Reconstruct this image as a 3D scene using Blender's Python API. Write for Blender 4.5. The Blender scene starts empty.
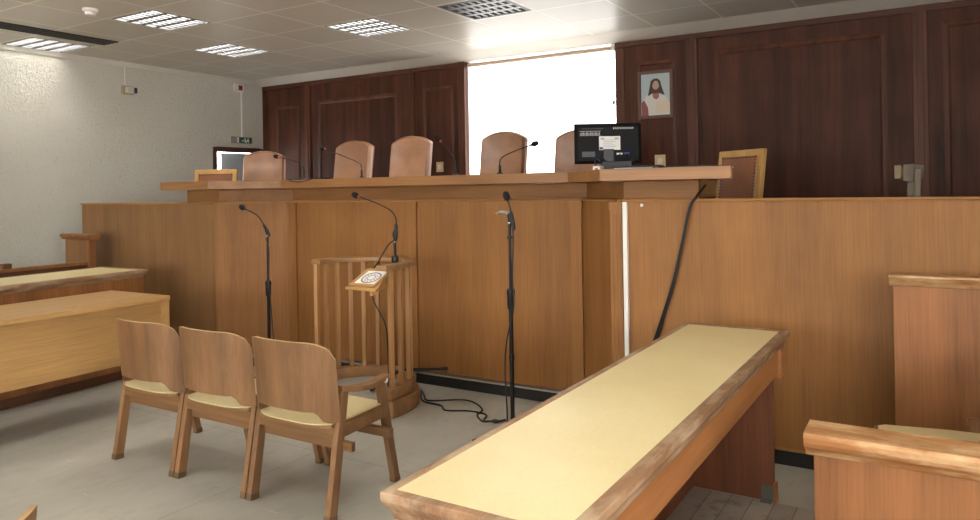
import bpy, bmesh, math, random
from mathutils import Vector, Matrix
random.seed(7)
COL = bpy.context.scene.collection
R = math.radians

# ------------------------------------------------------------------ materials
def lin(c):
    return tuple(((v/255)/12.92 if v/255 <= .04045 else ((v/255+.055)/1.055)**2.4) for v in c) + (1,)

class NT:
    def __init__(s, name):
        s.m = bpy.data.materials.new(name); s.m.use_nodes = True
        s.t = s.m.node_tree; s.p = s.t.nodes['Principled BSDF']
    def n(s, kind, **kw):
        o = s.t.nodes.new(kind)
        for k, v in kw.items(): setattr(o, k, v)
        return o
    def l(s, a, b): s.t.links.new(a, b)
    def coords(s, scale=(1, 1, 1), rnd=True):
        tc = s.n('ShaderNodeTexCoord'); mp = s.n('ShaderNodeMapping')
        mp.inputs['Scale'].default_value = scale
        if rnd:
            oi = s.n('ShaderNodeObjectInfo'); mu = s.n('ShaderNodeMath', operation='MULTIPLY'); mu.inputs[1].default_value = 37.0
            s.l(oi.outputs['Random'], mu.inputs[0])
            ad = s.n('ShaderNodeVectorMath', operation='ADD')
            s.l(tc.outputs['Object'], ad.inputs[0]); s.l(mu.outputs[0], ad.inputs[1]); s.l(ad.outputs[0], mp.inputs['Vector'])
        else: s.l(tc.outputs['Object'], mp.inputs['Vector'])
        return mp.outputs[0]
    def noise(s, vec, scale, detail=4, rough=.55, dist=0):
        o = s.n('ShaderNodeTexNoise'); o.inputs['Scale'].default_value = scale; o.inputs['Detail'].default_value = detail
        o.inputs['Roughness'].default_value = rough; o.inputs['Distortion'].default_value = dist
        s.l(vec, o.inputs['Vector']); return o.outputs['Fac']
    def ramp(s, fac, stops):
        o = s.n('ShaderNodeValToRGB'); e = o.color_ramp.elements
        while len(e) < len(stops): e.new(.5)
        for i, (p, c) in enumerate(stops): e[i].position = p; e[i].color = c
        s.l(fac, o.inputs[0]); return o.outputs[0]
    def mix(s, fac, a, b, mode='MIX'):
        o = s.n('ShaderNodeMix', data_type='RGBA', blend_type=mode)
        for sock, v in ((o.inputs[0], fac), (o.inputs[6], a), (o.inputs[7], b)):
            if isinstance(v, (float, int, tuple)): sock.default_value = v
            else: s.l(v, sock)
        return o.outputs[2]
    def bump(s, h, strength, dist=.002):
        o = s.n('ShaderNodeBump'); o.inputs['Strength'].default_value = strength; o.inputs['Distance'].default_value = dist
        s.l(h, o.inputs['Height']); s.l(o.outputs[0], s.p.inputs['Normal'])
    def done(s, col, rough=.5, metal=0, spec=.5):
        if isinstance(col, tuple): s.p.inputs['Base Color'].default_value = col
        else: s.l(col, s.p.inputs['Base Color'])
        s.p.inputs['Roughness'].default_value = rough; s.p.inputs['Metallic'].default_value = metal
        s.p.inputs['Specular IOR Level'].default_value = spec
        return s.m

def plain(name, c, rough=.5, metal=0, spec=.5):
    return NT(name).done(lin(c), rough, metal, spec)

def sc_(c, k): return tuple(min(255, v*k) for v in c)

def wood(name, c, axis='z', vary=.14, rough=.42, wear=None, fine=1.0, spec=.4, across=9, blotch=.10):
    t = NT(name)
    al = .55
    S = {'x': (al, across, across), 'y': (across, al, across), 'z': (across, across, al)}[axis]
    F = {'x': (3, 110, 110), 'y': (110, 3, 110), 'z': (110, 110, 3)}[axis]
    v = t.coords(S)
    g = t.noise(v, 1.0, 5, .6, .35)
    col = t.ramp(g, [(.28, lin(sc_(c, 1-vary*1.3))), (.5, lin(c)), (.72, lin(sc_(c, 1+vary)))])
    f = t.noise(t.coords(F), 1.0, 3, .6)
    fr = t.ramp(f, [(.35, (1-.16*fine,)*3+(1,)), (.6, (1, 1, 1, 1))])
    col = t.mix(1.0, col, fr, 'MULTIPLY')
    b = t.noise(t.coords((1, 1, 1)), 2.2, 3, .5)
    br = t.ramp(b, [(.3, (1-blotch*1.6, 1-blotch*1.8, 1-blotch*2, 1)), (.7, (1, 1, 1, 1))])
    col = t.mix(1.0, col, br, 'MULTIPLY')
    if wear:
        w = t.noise(t.coords({'x': (3, 9, 9), 'y': (9, 3, 9), 'z': (9, 9, 3)}[axis]), 1.6, 6, .65)
        wf = t.ramp(w, [(.44, (0, 0, 0, 1)), (.66, (.75, .75, .75, 1))])
        col = t.mix(wf, col, lin(wear))
    t.bump(f, .12, .001)
    return t.done(col, rough, 0, spec)

M = {}
M['oak_v'] = wood('oak_veneer_vertical', (155, 107, 60), 'z', .07, .5, across=7, spec=.28)
M['oak_shaded'] = wood('oak_veneer_shaded', (142, 104, 66), 'z', .08, .5, across=7)  # darker oak copy: the left side's weaker light put into the colour
M['oak_x'] = wood('oak_edge', (166, 119, 72), 'x', .10, .4)
M['oak_y'] = wood('oak_edge_y', (166, 119, 72), 'y', .10, .4)
M['fascia'] = wood('oak_fascia_shaded', (146, 101, 58), 'x', .09, .5, spec=.28)  # panel oak toned down: shade under the desktop overhang painted into it
M['desk_x'] = wood('oak_desktop', (158, 111, 66), 'x', .11, .35, across=12)
M['rail_worn'] = wood('worn_rail', (158, 108, 64), 'x', .16, .5, wear=(214, 182, 138))
M['curve_worn'] = wood('worn_curved_rail', (168, 124, 82), 'x', .14, .5, wear=(142, 116, 88))
M['dock_v'] = wood('dock_veneer', (150, 99, 58), 'z', .11, .45, across=9)
M['chair_v'] = wood('chair_plywood', (138, 101, 68), 'z', .13, .42, across=8, blotch=.16)
M['chair_leg'] = wood('chair_leg_wood', (144, 106, 72), 'z', .13, .45)
M['chair_x'] = wood('chair_rail_wood', (140, 102, 66), 'x', .13, .48)
M['chair_edge'] = wood('plywood_edge', (196, 160, 116), 'x', .2, .6)
M['foot_dirty'] = wood('scuffed_foot', (116, 92, 68), 'z', .2, .7)
M['spindle'] = wood('spindle_wood', (184, 138, 92), 'z', .09, .42)
M['table_frame'] = wood('worn_table_edge', (150, 112, 80), 'y', .16, .55, wear=(186, 162, 134))
M['table_apron'] = wood('table_apron_wood', (168, 112, 66), 'y', .12, .45)
M['table_leg'] = wood('table_leg_wood', (132, 80, 54), 'z', .12, .5)
M['beech_y'] = wood('beech_laminate', (194, 152, 98), 'y', .06, .4, across=16, blotch=.04)
M['brown_dark'] = wood('dark_wood_base', (98, 66, 44), 'y', .15, .55)
M['panel_dark'] = wood('mahogany_panelling', (82, 48, 35), 'z', .24, .55, across=11, blotch=.2, spec=.2)
M['panel_mould'] = wood('mahogany_moulding', (92, 56, 42), 'z', .2, .5, spec=.25)
M['panel_mould_x'] = wood('mahogany_moulding_x', (86, 51, 38), 'x', .2, .5, spec=.25)
M['pale_frame'] = wood('pale_chair_frame', (204, 160, 96), 'z', .09, .42)
M['weathered'] = wood('weathered_post', (118, 104, 86), 'z', .2, .6, wear=(84, 74, 64))
M['book_wood'] = wood('book_rest_wood', (206, 158, 100), 'x', .1, .42)
M['black'] = plain('black_plastic', (20, 20, 22), .42)
M['black_foam'] = plain('black_foam', (16, 16, 17), .95)
M['black_metal'] = plain('black_metal', (22, 22, 24), .35, .3)
M['plinth'] = plain('black_plinth', (30, 27, 26), .6)
M['plinth_trim'] = plain('plinth_trim_grey', (178, 170, 158), .5)
M['white_plastic'] = plain('white_plastic', (226, 222, 216), .4)
M['grey_plastic'] = plain('grey_plastic', (150, 146, 138), .5)
M['chrome'] = plain('chrome', (200, 200, 200), .22, 1)
M['brass'] = plain('dark_stud', (58, 40, 26), .35, .6)
M['red'] = plain('red_ring', (190, 60, 50), .4)
M['cream'] = plain('cream_plate', (214, 192, 146), .45)
M['steel_dirty'] = plain('dirty_steel', (104, 108, 100), .5, .5)
M['green'] = plain('exit_green', (28, 74, 52), .5)
M['blue'] = plain('plug_blue', (60, 66, 150), .5)
M['white_paper'] = plain('white_paper', (232, 230, 226), .7)
M['grey_print'] = plain('grey_print', (182, 180, 180), .7)
M['blue_grey_door'] = plain('painted_door', (168, 174, 178), .45)
M['brown_frame'] = plain('brown_door_frame', (72, 44, 36), .45)
M['floor_grey'] = None

def mk_leather(name, c, rough=.33):
    t = NT(name); b = t.noise(t.coords(), 5, 4); col = t.ramp(b, [(.3, lin(sc_(c, .88))), (.7, lin(sc_(c, 1.06)))])
    t.bump(t.noise(t.coords(), 160, 2), .15, .001); return t.done(col, rough)
M['leather'] = mk_leather('tan_leather', (166, 122, 92))
M['leather_brown'] = mk_leather('brown_leather', (146, 92, 60), .36)
M['piping'] = plain('pale_piping', (206, 172, 156), .5)

def mk_yellow():
    t = NT('yellow_laminate')
    a = t.noise(t.coords(), 3, 5, .6); col = t.ramp(a, [(.3, lin((214, 196, 144))), (.7, lin((222, 206, 160)))])
    f = t.noise(t.coords((60, 260, 60)), 1, 2); col = t.mix(.16, col, t.ramp(f, [(.4, lin((208, 190, 132))), (.6, lin((236, 222, 176)))]))
    s = t.ramp(t.noise(t.coords((2, 5, 2)), 2.4, 6, .7), [(.60, (0, 0, 0, 1)), (.75, (.35, .35, .35, 1))])
    col = t.mix(s, col, lin((230, 216, 174)))
    return t.done(col, .34)
M['yellow'] = mk_yellow()
def mk_floor(name, c1, c2, dirt, plank=False):
    t = NT(name); v = t.coords(rnd=False)
    a = t.noise(v, 1.3, 6, .62); col = t.ramp(a, [(.3, lin(c1)), (.7, lin(c2))])
    b = t.noise(t.coords((6, 2.2, 1), False), 2.2, 6, .7, .4)
    col = t.mix(t.ramp(b, [(.5, (0, 0, 0, 1)), (.75, (.4, .4, .4, 1))]), col, lin(dirt))
    s = t.noise(t.coords((3, 20, 1), False), 2.0, 3, .5, .2)
    col = t.mix(t.ramp(s, [(.70, (0, 0, 0, 1)), (.76, (.5, .5, .5, 1))]), col, lin(sc_(c2, 1.18)))
    br = t.n('ShaderNodeTexBrick'); br.offset = 0 if not plank else .5
    mp = t.coords((1, 1, 1), False)
    if plank:
        r_ = t.n('ShaderNodeMapping'); r_.inputs['Rotation'].default_value = (0, 0, R(90)); t.l(mp, r_.inputs['Vector']); mp = r_.outputs[0]
    t.l(mp, br.inputs['Vector']); br.inputs['Scale'].default_value = 1
    br.inputs['Brick Width'].default_value = 1.5 if not plank else 2.4; br.inputs['Row Height'].default_value = 1.5 if not plank else .095
    br.inputs['Mortar Size'].default_value = .003; br.inputs['Mortar Smooth'].default_value = .2
    br.inputs['Color1'].default_value = (1, 1, 1, 1); br.inputs['Color2'].default_value = (1, 1, 1, 1) if not plank else (.82, .82, .82, 1)
    br.inputs['Mortar'].default_value = (.72, .70, .68, 1) if not plank else (.55, .52, .48, 1)
    col = t.mix(1.0, col, br.outputs['Color'], 'MULTIPLY')
    if plank:
        q = t.noise(v, 3.1, 5, .7); col = t.mix(t.ramp(q, [(.52, (0, 0, 0, 1)), (.66, (.8, .8, .8, 1))]), col, lin((70, 56, 50)))
        q = t.noise(v, 2.1, 3, .6); col = t.mix(t.ramp(q, [(.6, (0, 0, 0, 1)), (.7, (.5, .5, .5, 1))]), col, lin((126, 84, 62)))
    t.bump(a, .05, .002)
    return t.done(col, .5 if not plank else .6, 0, .4)
M['floor'] = mk_floor('grey_linoleum', (164, 161, 150), (184, 181, 170), (140, 136, 124))
M['planks'] = mk_floor('dirty_floor_planks', (156, 146, 134), (184, 174, 162), (106, 96, 86), True)
def mk_wall(name, c, bs=55, st=.7):
    t = NT(name); v = t.coords(rnd=False)
    a = t.noise(v, 1.2, 4); col = t.ramp(a, [(.3, lin(sc_(c, .96))), (.7, lin(c))])
    h = t.noise(v, bs, 5, .65, .6); h2 = t.ramp(h, [(.42, (0, 0, 0, 1)), (.6, (1, 1, 1, 1))])
    sp = t.ramp(h, [(.30, (.82, .80, .76, 1)), (.42, (1, 1, 1, 1))])
    col = t.mix(1.0, col, sp, 'MULTIPLY')
    t.bump(h2, st, .006); return t.done(col, .75, 0, .25)
M['stucco'] = mk_wall('rough_plaster', (206, 202, 190), 44, .55)
M['plaster'] = mk_wall('plain_plaster', (206, 202, 192), 80, .15)
def mk_ceiling():
    t = NT('metal_ceiling_tiles'); v = t.coords(rnd=False)
    br = t.n('ShaderNodeTexBrick'); br.offset = 0; br.squash = 1
    t.l(v, br.inputs['Vector']); br.inputs['Scale'].default_value = 1
    br.inputs['Brick Width'].default_value = .6; br.inputs['Row Height'].default_value = .6
    br.inputs['Mortar Size'].default_value = .008; br.inputs['Mortar Smooth'].default_value = .15
    br.inputs['Color1'].default_value = lin((192, 187, 174)); br.inputs['Color2'].default_value = lin((199, 194, 182))
    br.inputs['Mortar'].default_value = lin((236, 230, 216))
    t.bump(br.outputs['Fac'], .35, .004)
    return t.done(br.outputs['Color'], .36, 0, .28)
M['ceiling'] = mk_ceiling()
M['cornice'] = plain('cornice_paint', (206, 200, 188), .5)

def emit(name, c, s):
    t = NT(name); t.p.inputs['Base Color'].default_value = lin(c); t.p.inputs['Emission Color'].default_value = lin(c)
    t.p.inputs['Emission Strength'].default_value = s; t.p.inputs['Roughness'].default_value = .7; return t.m
LAMP = 14.0
M['lamp_on'] = emit('fluorescent_diffuser', (255, 251, 242), LAMP)
M['lamp_dim'] = emit('fluorescent_diffuser_dim', (255, 250, 244), .45)
M['blind'] = emit('sunlit_blind', (255, 253, 250), 1.3)  # daylight through the cloth put in as emission of the blind itself
M['louver'] = plain('louver_aluminium', (108, 108, 110), .4, .3)
def mk_glass():
    t = NT('window_glass'); t.p.inputs['Transmission Weight'].default_value = 1; t.p.inputs['IOR'].default_value = 1.05
    return t.done((1, 1, 1, 1), .02)
M['glass'] = mk_glass()

# ------------------------------------------------------------------ mesh helpers
class MB:
    def __init__(s): s.b = bmesh.new()
    def face_pts(s, pts):
        return s.b.faces.new([s.b.verts.new(p) for p in pts])
    def loft(s, rings, cap=True, closed=True):
        rows = [[s.b.verts.new(p) for p in r] for r in rings]
        n = len(rows[0])
        for a, b in zip(rows, rows[1:]):
            for i in range(n if closed else n-1):
                j = (i+1) % n
                s.b.faces.new((a[i], a[j], b[j], b[i]))
        if cap:
            s.b.faces.new(rows[0][::-1]); s.b.faces.new(rows[-1])
        return s
    def box(s, x0, x1, y0, y1, z0, z1):
        return s.loft([[(x0, y0, z0), (x1, y0, z0), (x1, y1, z0), (x0, y1, z0)], [(x0, y0, z1), (x1, y0, z1), (x1, y1, z1), (x0, y1, z1)]])
    def prism(s, poly, z0, z1):
        return s.loft([[(x, y, z0) for x, y in poly], [(x, y, z1) for x, y in poly]])
    def sweep_x(s, prof, x0, x1):      # prof: (y,z)
        return s.loft([[(x0, y, z) for y, z in prof], [(x1, y, z) for y, z in prof]])
    def sweep_y(s, prof, y0, y1):      # prof: (x,z)
        return s.loft([[(x, y0, z) for x, z in prof], [(x, y1, z) for x, z in prof]])
    def path(s, prof, pts, closed=False):
        # prof: list of (offset to the right-hand side of travel, z); pts: xy polyline with mitred corners
        rings = []
        n = len(pts)
        for i, p in enumerate(pts):
            p = Vector(p)
            def nrm(a, b):
                d = (Vector(b)-Vector(a)).normalized(); return Vector((d.y, -d.x))
            if i == 0: m = nrm(pts[0], pts[1])
            elif i == n-1: m = nrm(pts[-2], pts[-1])
            else:
                a, b = nrm(pts[i-1], pts[i]), nrm(pts[i], pts[i+1]); m = (a+b).normalized(); m = m/max(.3, m.dot(a))
            rings.append([(p.x+m.x*o, p.y+m.y*o, z) for o, z in prof])
        return s.loft(rings)
    def bar(s, p0, p1, w, d, ref=(0, 1, 0), w1=None, d1=None):
        p0, p1 = Vector(p0), Vector(p1); t = (p1-p0).normalized(); u = Vector(ref).cross(t).normalized(); v = t.cross(u)
        w1 = w1 or w; d1 = d1 or d
        return s.loft([[tuple(p+u*a*ww/2+v*b*dd/2) for a, b in ((-1, -1), (1, -1), (1, 1), (-1, 1))] for p, ww, dd in ((p0, w, d), (p1, w1, d1))])
    def tube(s, pts, r, n=10):
        pts = [Vector(p) for p in pts]; rings = []; prev = None
        for i, p in enumerate(pts):
            t = (pts[min(i+1, len(pts)-1)]-pts[max(i-1, 0)]).normalized()
            u = (prev - t*prev.dot(t)) if prev else t.orthogonal()
            u.normalize(); prev = u; v = t.cross(u); rr = r[i] if isinstance(r, (list, tuple)) else r
            rings.append([tuple(p+(u*math.cos(2*math.pi*k/n)+v*math.sin(2*math.pi*k/n))*rr) for k in range(n)])
        return s.loft(rings)
    def lathe(s, prof, c, n=20):       # prof (r,z)
        return s.loft([[(c[0]+r*math.cos(2*math.pi*k/n), c[1]+r*math.sin(2*math.pi*k/n), c[2]+z) for k in range(n)] for r, z in prof])
    def ball(s, c, r, sq=(1, 1, 1)):
        bmesh.ops.create_uvsphere(s.b, u_segments=14, v_segments=9, radius=r, matrix=Matrix.Translation(c) @ Matrix.Diagonal((*sq, 1))); return s
    def build(s, name, mat, parent=None, bevel=0, smooth=False, seg=2):
        bmesh.ops.recalc_face_normals(s.b, faces=s.b.faces)
        if bevel:
            ed = [e for e in s.b.edges if len(e.link_faces) == 2 and e.calc_face_angle() > R(35)]
            bmesh.ops.bevel(s.b, geom=ed, offset=bevel, segments=seg, affect='EDGES', clamp_overlap=True, profile=.6)
        off = Vector(parent['_base']) if parent is not None and '_base' in parent else Vector((0, 0, 0))
        if off.length: bmesh.ops.translate(s.b, verts=s.b.verts, vec=-off)
        me = bpy.data.meshes.new(name); s.b.to_mesh(me); s.b.free()
        me.materials.append(mat)
        if smooth: me.shade_smooth(); me.set_sharp_from_angle(angle=R(40))
        o = bpy.data.objects.new(name, me); COL.objects.link(o)
        o['_base'] = tuple(off)
        if parent is not None: o.parent = parent
        return o

def spline(pts, n=8):
    P = [Vector(p) for p in pts]; P = [P[0]*2-P[1]] + P + [P[-1]*2-P[-2]]; out = []
    for i in range(1, len(P)-2):
        a, b, c, d = P[i-1:i+3]
        for k in range(n):
            t = k/n
            out.append(tuple(.5*((2*b)+(c-a)*t+(2*a-5*b+4*c-d)*t*t+(3*b-a-3*c+d)*t**3)))
    out.append(tuple(P[-2])); return out

def tag(o, label, cat, group=None):
    o['label'] = label; o['category'] = cat
    if group: o['group'] = group
    return o
def thing(name, base, label, cat, group=None):
    o = bpy.data.objects.new(name, None); COL.objects.link(o); o.empty_display_size = .1
    o.location = base; o['_base'] = tuple(base)
    return tag(o, label, cat, group)
def single(o, label, cat, group=None, base=None):
    # a thing that is one mesh: put its origin at its base
    if base:
        o.data.transform(Matrix.Translation(-Vector(base))); o.location = base
    return tag(o, label, cat, group)
def struct(o): o['kind'] = 'structure'; return o
def dup(root, loc, rotz=0, label=None):
    r = root.copy(); COL.objects.link(r); r.location = loc; r.rotation_euler = (0, 0, rotz)
    if label: r['label'] = label
    for ch in list(root.children):
        c = ch.copy(); COL.objects.link(c); c.parent = r
        for g in ch.children:
            d = g.copy(); COL.objects.link(d); d.parent = c
    return r

# ------------------------------------------------------------------ camera
F, YAW, PY, ROLL, H = 737.9, .54925, 188.82, -.01652, 1.45
cam = bpy.data.cameras.new('camera'); co = bpy.data.objects.new('camera', cam); COL.objects.link(co)
right = Vector((math.cos(YAW), math.sin(YAW), 0)); fwd = Vector((-math.sin(YAW), math.cos(YAW), 0)); up = Vector((0, 0, 1))
cx = right*math.cos(ROLL)+up*math.sin(ROLL); cy = -right*math.sin(ROLL)+up*math.cos(ROLL)
mt = Matrix((( cx.x, cy.x, -fwd.x, 0), (cx.y, cy.y, -fwd.y, 0), (cx.z, cy.z, -fwd.z, H), (0, 0, 0, 1)))
co.matrix_world = mt
cam.sensor_width = 36; cam.lens = F/980*36; cam.shift_y = -(260-PY)/980; cam.clip_start = .05
sc = bpy.context.scene; sc.camera = co

# ------------------------------------------------------------------ the room
XL, XR, YB, YF, ZC = -7.53, 2.6, 6.66, -4.6, 2.885
YT = 6.45    # where the ceiling tiles end
struct(MB().box(XL, XR, YF, YB, -.12, 0).build('floor', M['floor']))
struct(MB().box(-1.06, XR-.01, -1.5, 3.52, 0, .004).build('floor_planks', M['planks']))
LIGHTS = [(-7.235, 3.8), (-5.48, 3.8), (-6.08, 5.0), (-4.28, 5.0), (-3.08, 5.0)]
MORE = [(-3.68, 3.2), (-1.88, 2.6), (-5.48, 1.4), (-3.68, 1.4), (-1.28, 1.4), (-7.23, 1.4), (-4.88, -1.0), (-2.48, -1.0), (-.68, -1.0), (1.12, .2), (-2.48, -3.4), (.52, -3.4), (.52, 2.0), (1.72, 2.6), (-.08, .8), (1.72, -1.6)]
LS = .268
def ceil_mesh():
    b = MB(); xs = sorted({XL, XR} | {round(x+d, 4) for x, _ in LIGHTS+MORE for d in (-LS, LS)}); ys = sorted({YF, YT} | {round(y+d, 4) for _, y in LIGHTS+MORE for d in (-LS, LS)})
    for xa, xb in zip(xs, xs[1:]):
        for ya, yb in zip(ys, ys[1:]):
            mx, my = (xa+xb)/2, (ya+yb)/2
            if any(abs(mx-x) < LS and abs(my-y) < LS for x, y in LIGHTS+MORE): continue
            b.face_pts([(xx+3.98, yy-4.7, 0) for xx, yy in ((xa, ya), (xa, yb), (xb, yb), (xb, ya))])
    bmesh.ops.remove_doubles(b.b, verts=b.b.verts, dist=.0005)
    return b.box(XL+3.98, XR+3.98, YF-4.7, YT-4.7, .12, .2)
c = ceil_mesh().build('ceiling', M['ceiling']); c.location = (-3.98, 4.7, ZC); struct(c)
struct(MB().sweep_x([(YT, ZC), (YT, ZC+.1), (YB+.1, ZC+.1), (YB+.1, 2.822), (YB-.012, 2.822)], XL, XR).build('trim_1', M['cornice']))
struct(MB().sweep_y([(XL, ZC), (XL, ZC-.045), (XL+.012, ZC-.045), (XL+.03, ZC)], YF, YB).build('trim_2', M['cornice']))
# left wall with the door opening
DY0, DY1, DZ = 5.93, 6.60, 1.965
w = MB().box(XL-.15, XL, YF, DY0, 0, ZC).box(XL-.15, XL, DY1, YB+.1, 0, ZC).box(XL-.15, XL, DY0, DY1, DZ, ZC)
struct(w.build('wall_left', M['stucco']))
wr = MB().box(XR, XR+.15, YF, YB+.1, 0, .95).box(XR, XR+.15, YF, YB+.1, 2.45, ZC)
for a, b_ in ((YF, -3.6), (-1.4, -.8), (1.4, YB+.1)): wr.box(XR, XR+.15, a, b_, .95, 2.45)
struct(wr.build('wall_right', M['plaster']))
for n_, a in ((2, -3.6), (6, -.8)):
    f_ = MB().box(XR+.05, XR+.1, a, a+.05, .95, 2.45).box(XR+.05, XR+.1, a+2.15, a+2.2, .95, 2.45).box(XR+.05, XR+.1, a+1.08, a+1.12, .95, 2.45).box(XR+.05, XR+.1, a, a+2.2, .95, 1.0).box(XR+.05, XR+.1, a, a+2.2, 2.4, 2.45)
    struct(f_.build('window_%d' % n_, M['white_plastic']))
wq = MB().box(XL-.15, XR+.15, YF-.15, YF, 0, .95).box(XL-.15, XR+.15, YF-.15, YF, 2.45, ZC)
for a, b_ in ((XL-.15, -6.4), (-4.2, -3.6), (-1.4, -.8), (1.4, XR+.15)): wq.box(a, b_, YF-.15, YF, .95, 2.45)
struct(wq.build('wall_front', M['plaster']))
for n_, a in ((3, -6.4), (4, -3.6), (5, -.8)):
    f_ = MB().box(a, a+.05, YF-.1, YF-.05, .95, 2.45).box(a+2.15, a+2.2, YF-.1, YF-.05, .95, 2.45).box(a+1.08, a+1.12, YF-.1, YF-.05, .95, 2.45).box(a, a+2.2, YF-.1, YF-.05, .95, 1.0).box(a, a+2.2, YF-.1, YF-.05, 2.4, 2.45)
    struct(f_.build('window_%d' % n_, M['white_plastic']))
# panelled back wall with the window opening
WX0, WX1, WZ0, WZ1 = -4.36, -2.645, .95, 2.883
wb = struct(MB().box(XL-.15, WX0, YB, YB+.16, 0, ZC).box(WX1, XR+.15, YB, YB+.16, 0, ZC).box(WX0, WX1, YB, YB+.16, 0, WZ0).box(WX0, WX1, YB, YB+.16, WZ1, ZC).build('wall_back', M['panel_dark']))
def frame_mould(n, x0, x1, z0, z1, wd=.055):
    b = MB(); wd *= .75; p = [(0, 0), (wd, 0), (wd, -.004), (wd*.7, -.014), (wd*.35, -.011), (0, -.005)]
    b.loft([[(x0+a, YB+y, z0) for a, y in p], [(x0+a, YB+y, z1-a) for a, y in p]])
    b.loft([[(x1-a, YB+y, z0) for a, y in p], [(x1-a, YB+y, z1-a) for a, y in p]])
    b.loft([[(x0+a, YB+y, z1-a) for a, y in p], [(x1-a, YB+y, z1-a) for a, y in p]])
    o = struct(b.build('trim_%d' % n, M['panel_mould'])); return o
def strip(n, x0, x1, z1=2.82, t=.02):
    b = MB().box(x0, x1, YB-t, YB, .8, z1); w_ = x1-x0
    b.box(x0+w_*.3, x1-w_*.3, YB-t-.008, YB-t+.001, .8, z1)
    return struct(b.build('trim_%d' % n, M['panel_mould'], bevel=.003))
frame_mould(3, -7.28, -6.86, 1.0, 2.55, .05)
strip(4, -6.76, -6.67)
frame_mould(5, -6.55, -5.28, 1.0, 2.575, .07)
strip(6, -5.13, -5.05)
frame_mould(7, -4.93, -4.52, 1.0, 2.585, .05)
strip(8, -4.45, WX0, 2.82, .03)
frame_mould(9, -2.43, -2.06, 1.0, 2.615, .055)
strip(10, -1.96, -1.86)
frame_mould(11, -1.71, -.36, 1.0, 2.655, .07)
strip(12, -.18, -.08)
frame_mould(13, .02, 1.4, 1.0, 2.68, .07)
struct(MB().box(WX1, WX1+.09, YB-.012, YB, .8, 2.82).build('trim_14', M['panel_mould'], bevel=.003))
struct(MB().box(-2.64, XR, YB-.022, YB, 2.77, 2.82).box(XL+.02, WX0, YB-.022, YB, 2.77, 2.82).build('trim_15', M['panel_mould_x'], bevel=.003))
# window
wf = MB()
for a, b_ in ((WX0, WX0+.03), (WX1-.035, WX1)) : wf.box(a, b_, YB+.07, YB+.12, WZ0, WZ1)
wf.box(WX0, WX1, YB+.07, YB+.12, WZ0, WZ0+.05).box(WX0, WX1, YB+.07, YB+.12, WZ1-.012, WZ1)
win = struct(wf.build('window_1', M['white_plastic']))
struct(MB().box(WX0+.03, WX1-.035, YB+.09, YB+.096, WZ0+.05, WZ1-.012).build('window_pane', M['glass'], win))
# roller blind hung in the window
bl = thing('roller_blind', ((WX0+WX1)/2, YB+.04, 2.72), 'white sunlit roller blind covering the window behind the judges', 'blind')
MB().box(WX0+.012, WX1-.05, YB+.035, YB+.038, 1.0, 2.775).build('cloth', M['blind'], bl)
MB().tube([(WX0+.012, YB+.03, 2.786), (WX1-.05, YB+.03, 2.786)], .022, 14).build('roller_tube', plain('blind_roller', (196, 172, 152), .5), bl, smooth=True)
MB().box(WX1-.05, WX1-.012, YB+.01, YB+.05, 2.755, 2.82).build('bracket', M['white_plastic'], bl, .003)
MB().tube([(WX1-.035, YB+.025, 2.73), (WX1-.035, YB+.025, 1.2)], .003, 6).box(WX1-.045, WX1-.025, YB+.01, YB+.04, 2.24, 2.28).build('pull_chain', M['grey_plastic'], bl)
# door in the left wall
d = MB().box(XL-.15, XL+.02, DY0-.05, DY0, 0, DZ+.05).box(XL-.15, XL+.02, DY1, DY1+.05, 0, DZ+.05).box(XL-.15, XL+.02, DY0, DY1, DZ, DZ+.055)
dr = struct(d.build('door_1', M['brown_frame'], bevel=.004))
lf = Matrix.Translation((XL-.11, DY1-.01, 0)) @ Matrix.Rotation(R(-12), 4, 'Z')
leaf = MB().box(-.02, .02, -.45, 0, .01, 1.955)
for z0, z1 in ((.2, .85), (.98, 1.78)):
    leaf.box(.02, .028, -.38, -.07, z0, z1)
lo = leaf.build('door_leaf', M['blue_grey_door'], dr, .003); lo.data.transform(lf)
dh = MB().tube([(.02, -.41, 1.02), (.06, -.41, 1.02), (.06, -.31, 1.02)], .008, 8).build('door_handle', M['chrome'], lo); dh.data.transform(lf)
# platform behind the bench
A, B_, C_, D_, E_, F_ = (-7.05, 4.0), (-5.11, 4.0), (-4.69, 4.42), (-2.0, 4.42), (-1.58, 4.0), (XR-.02, 4.0)
struct(MB().prism([(-7.0, 4.06), (-5.135, 4.06), (-4.715, 4.48), (-1.975, 4.48), (-1.555, 4.06), (XR-.02, 4.06), (XR-.02, 6.62), (-7.0, 6.62)], 0, .8).build('floor_platform', M['brown_dark']))

# ------------------------------------------------------------------ judges' bench and side screens
ZB, ZP = .105, 1.362
jb = thing('judges_bench', (-3.345, 4.5, 0), 'long oak judges bench with set-back middle and projecting overhanging desktop', 'bench')
def panel(parent, p, q, name='front_panel', mat=None, z0=ZB, z1=ZP, t=.035):
    MB().path([(0, z0), (0, z1), (-t, z1), (-t, z0)], [p, q]).build(name, mat or M['oak_v'], parent, .0015)
panel(jb, B_, C_); panel(jb, D_, E_)
XM = -3.39
panel(jb, C_, (XM, 4.42)); panel(jb, (XM, 4.42), D_)
for px in (-4.645, XM, -2.045):
    b = MB().box(px-.042, px+.042, 4.402, 4.425, ZB, ZP-.045); b.box(px-.048, px+.048, 4.398, 4.425, ZP-.045, ZP)
    b.build('pilaster', M['oak_v'], jb, .002)
b = MB().box(-1.635, -1.561, 3.988, 4.005, ZB, ZP-.05).box(-1.64, -1.558, 3.984, 4.005, ZP-.05, ZP)
for k in range(3): b.box(-1.627+k*.023, -1.615+k*.023, 3.985, 3.989, ZB+.02, ZP-.07)
b.build('pilaster', M['oak_v'], jb, .0015)
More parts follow.
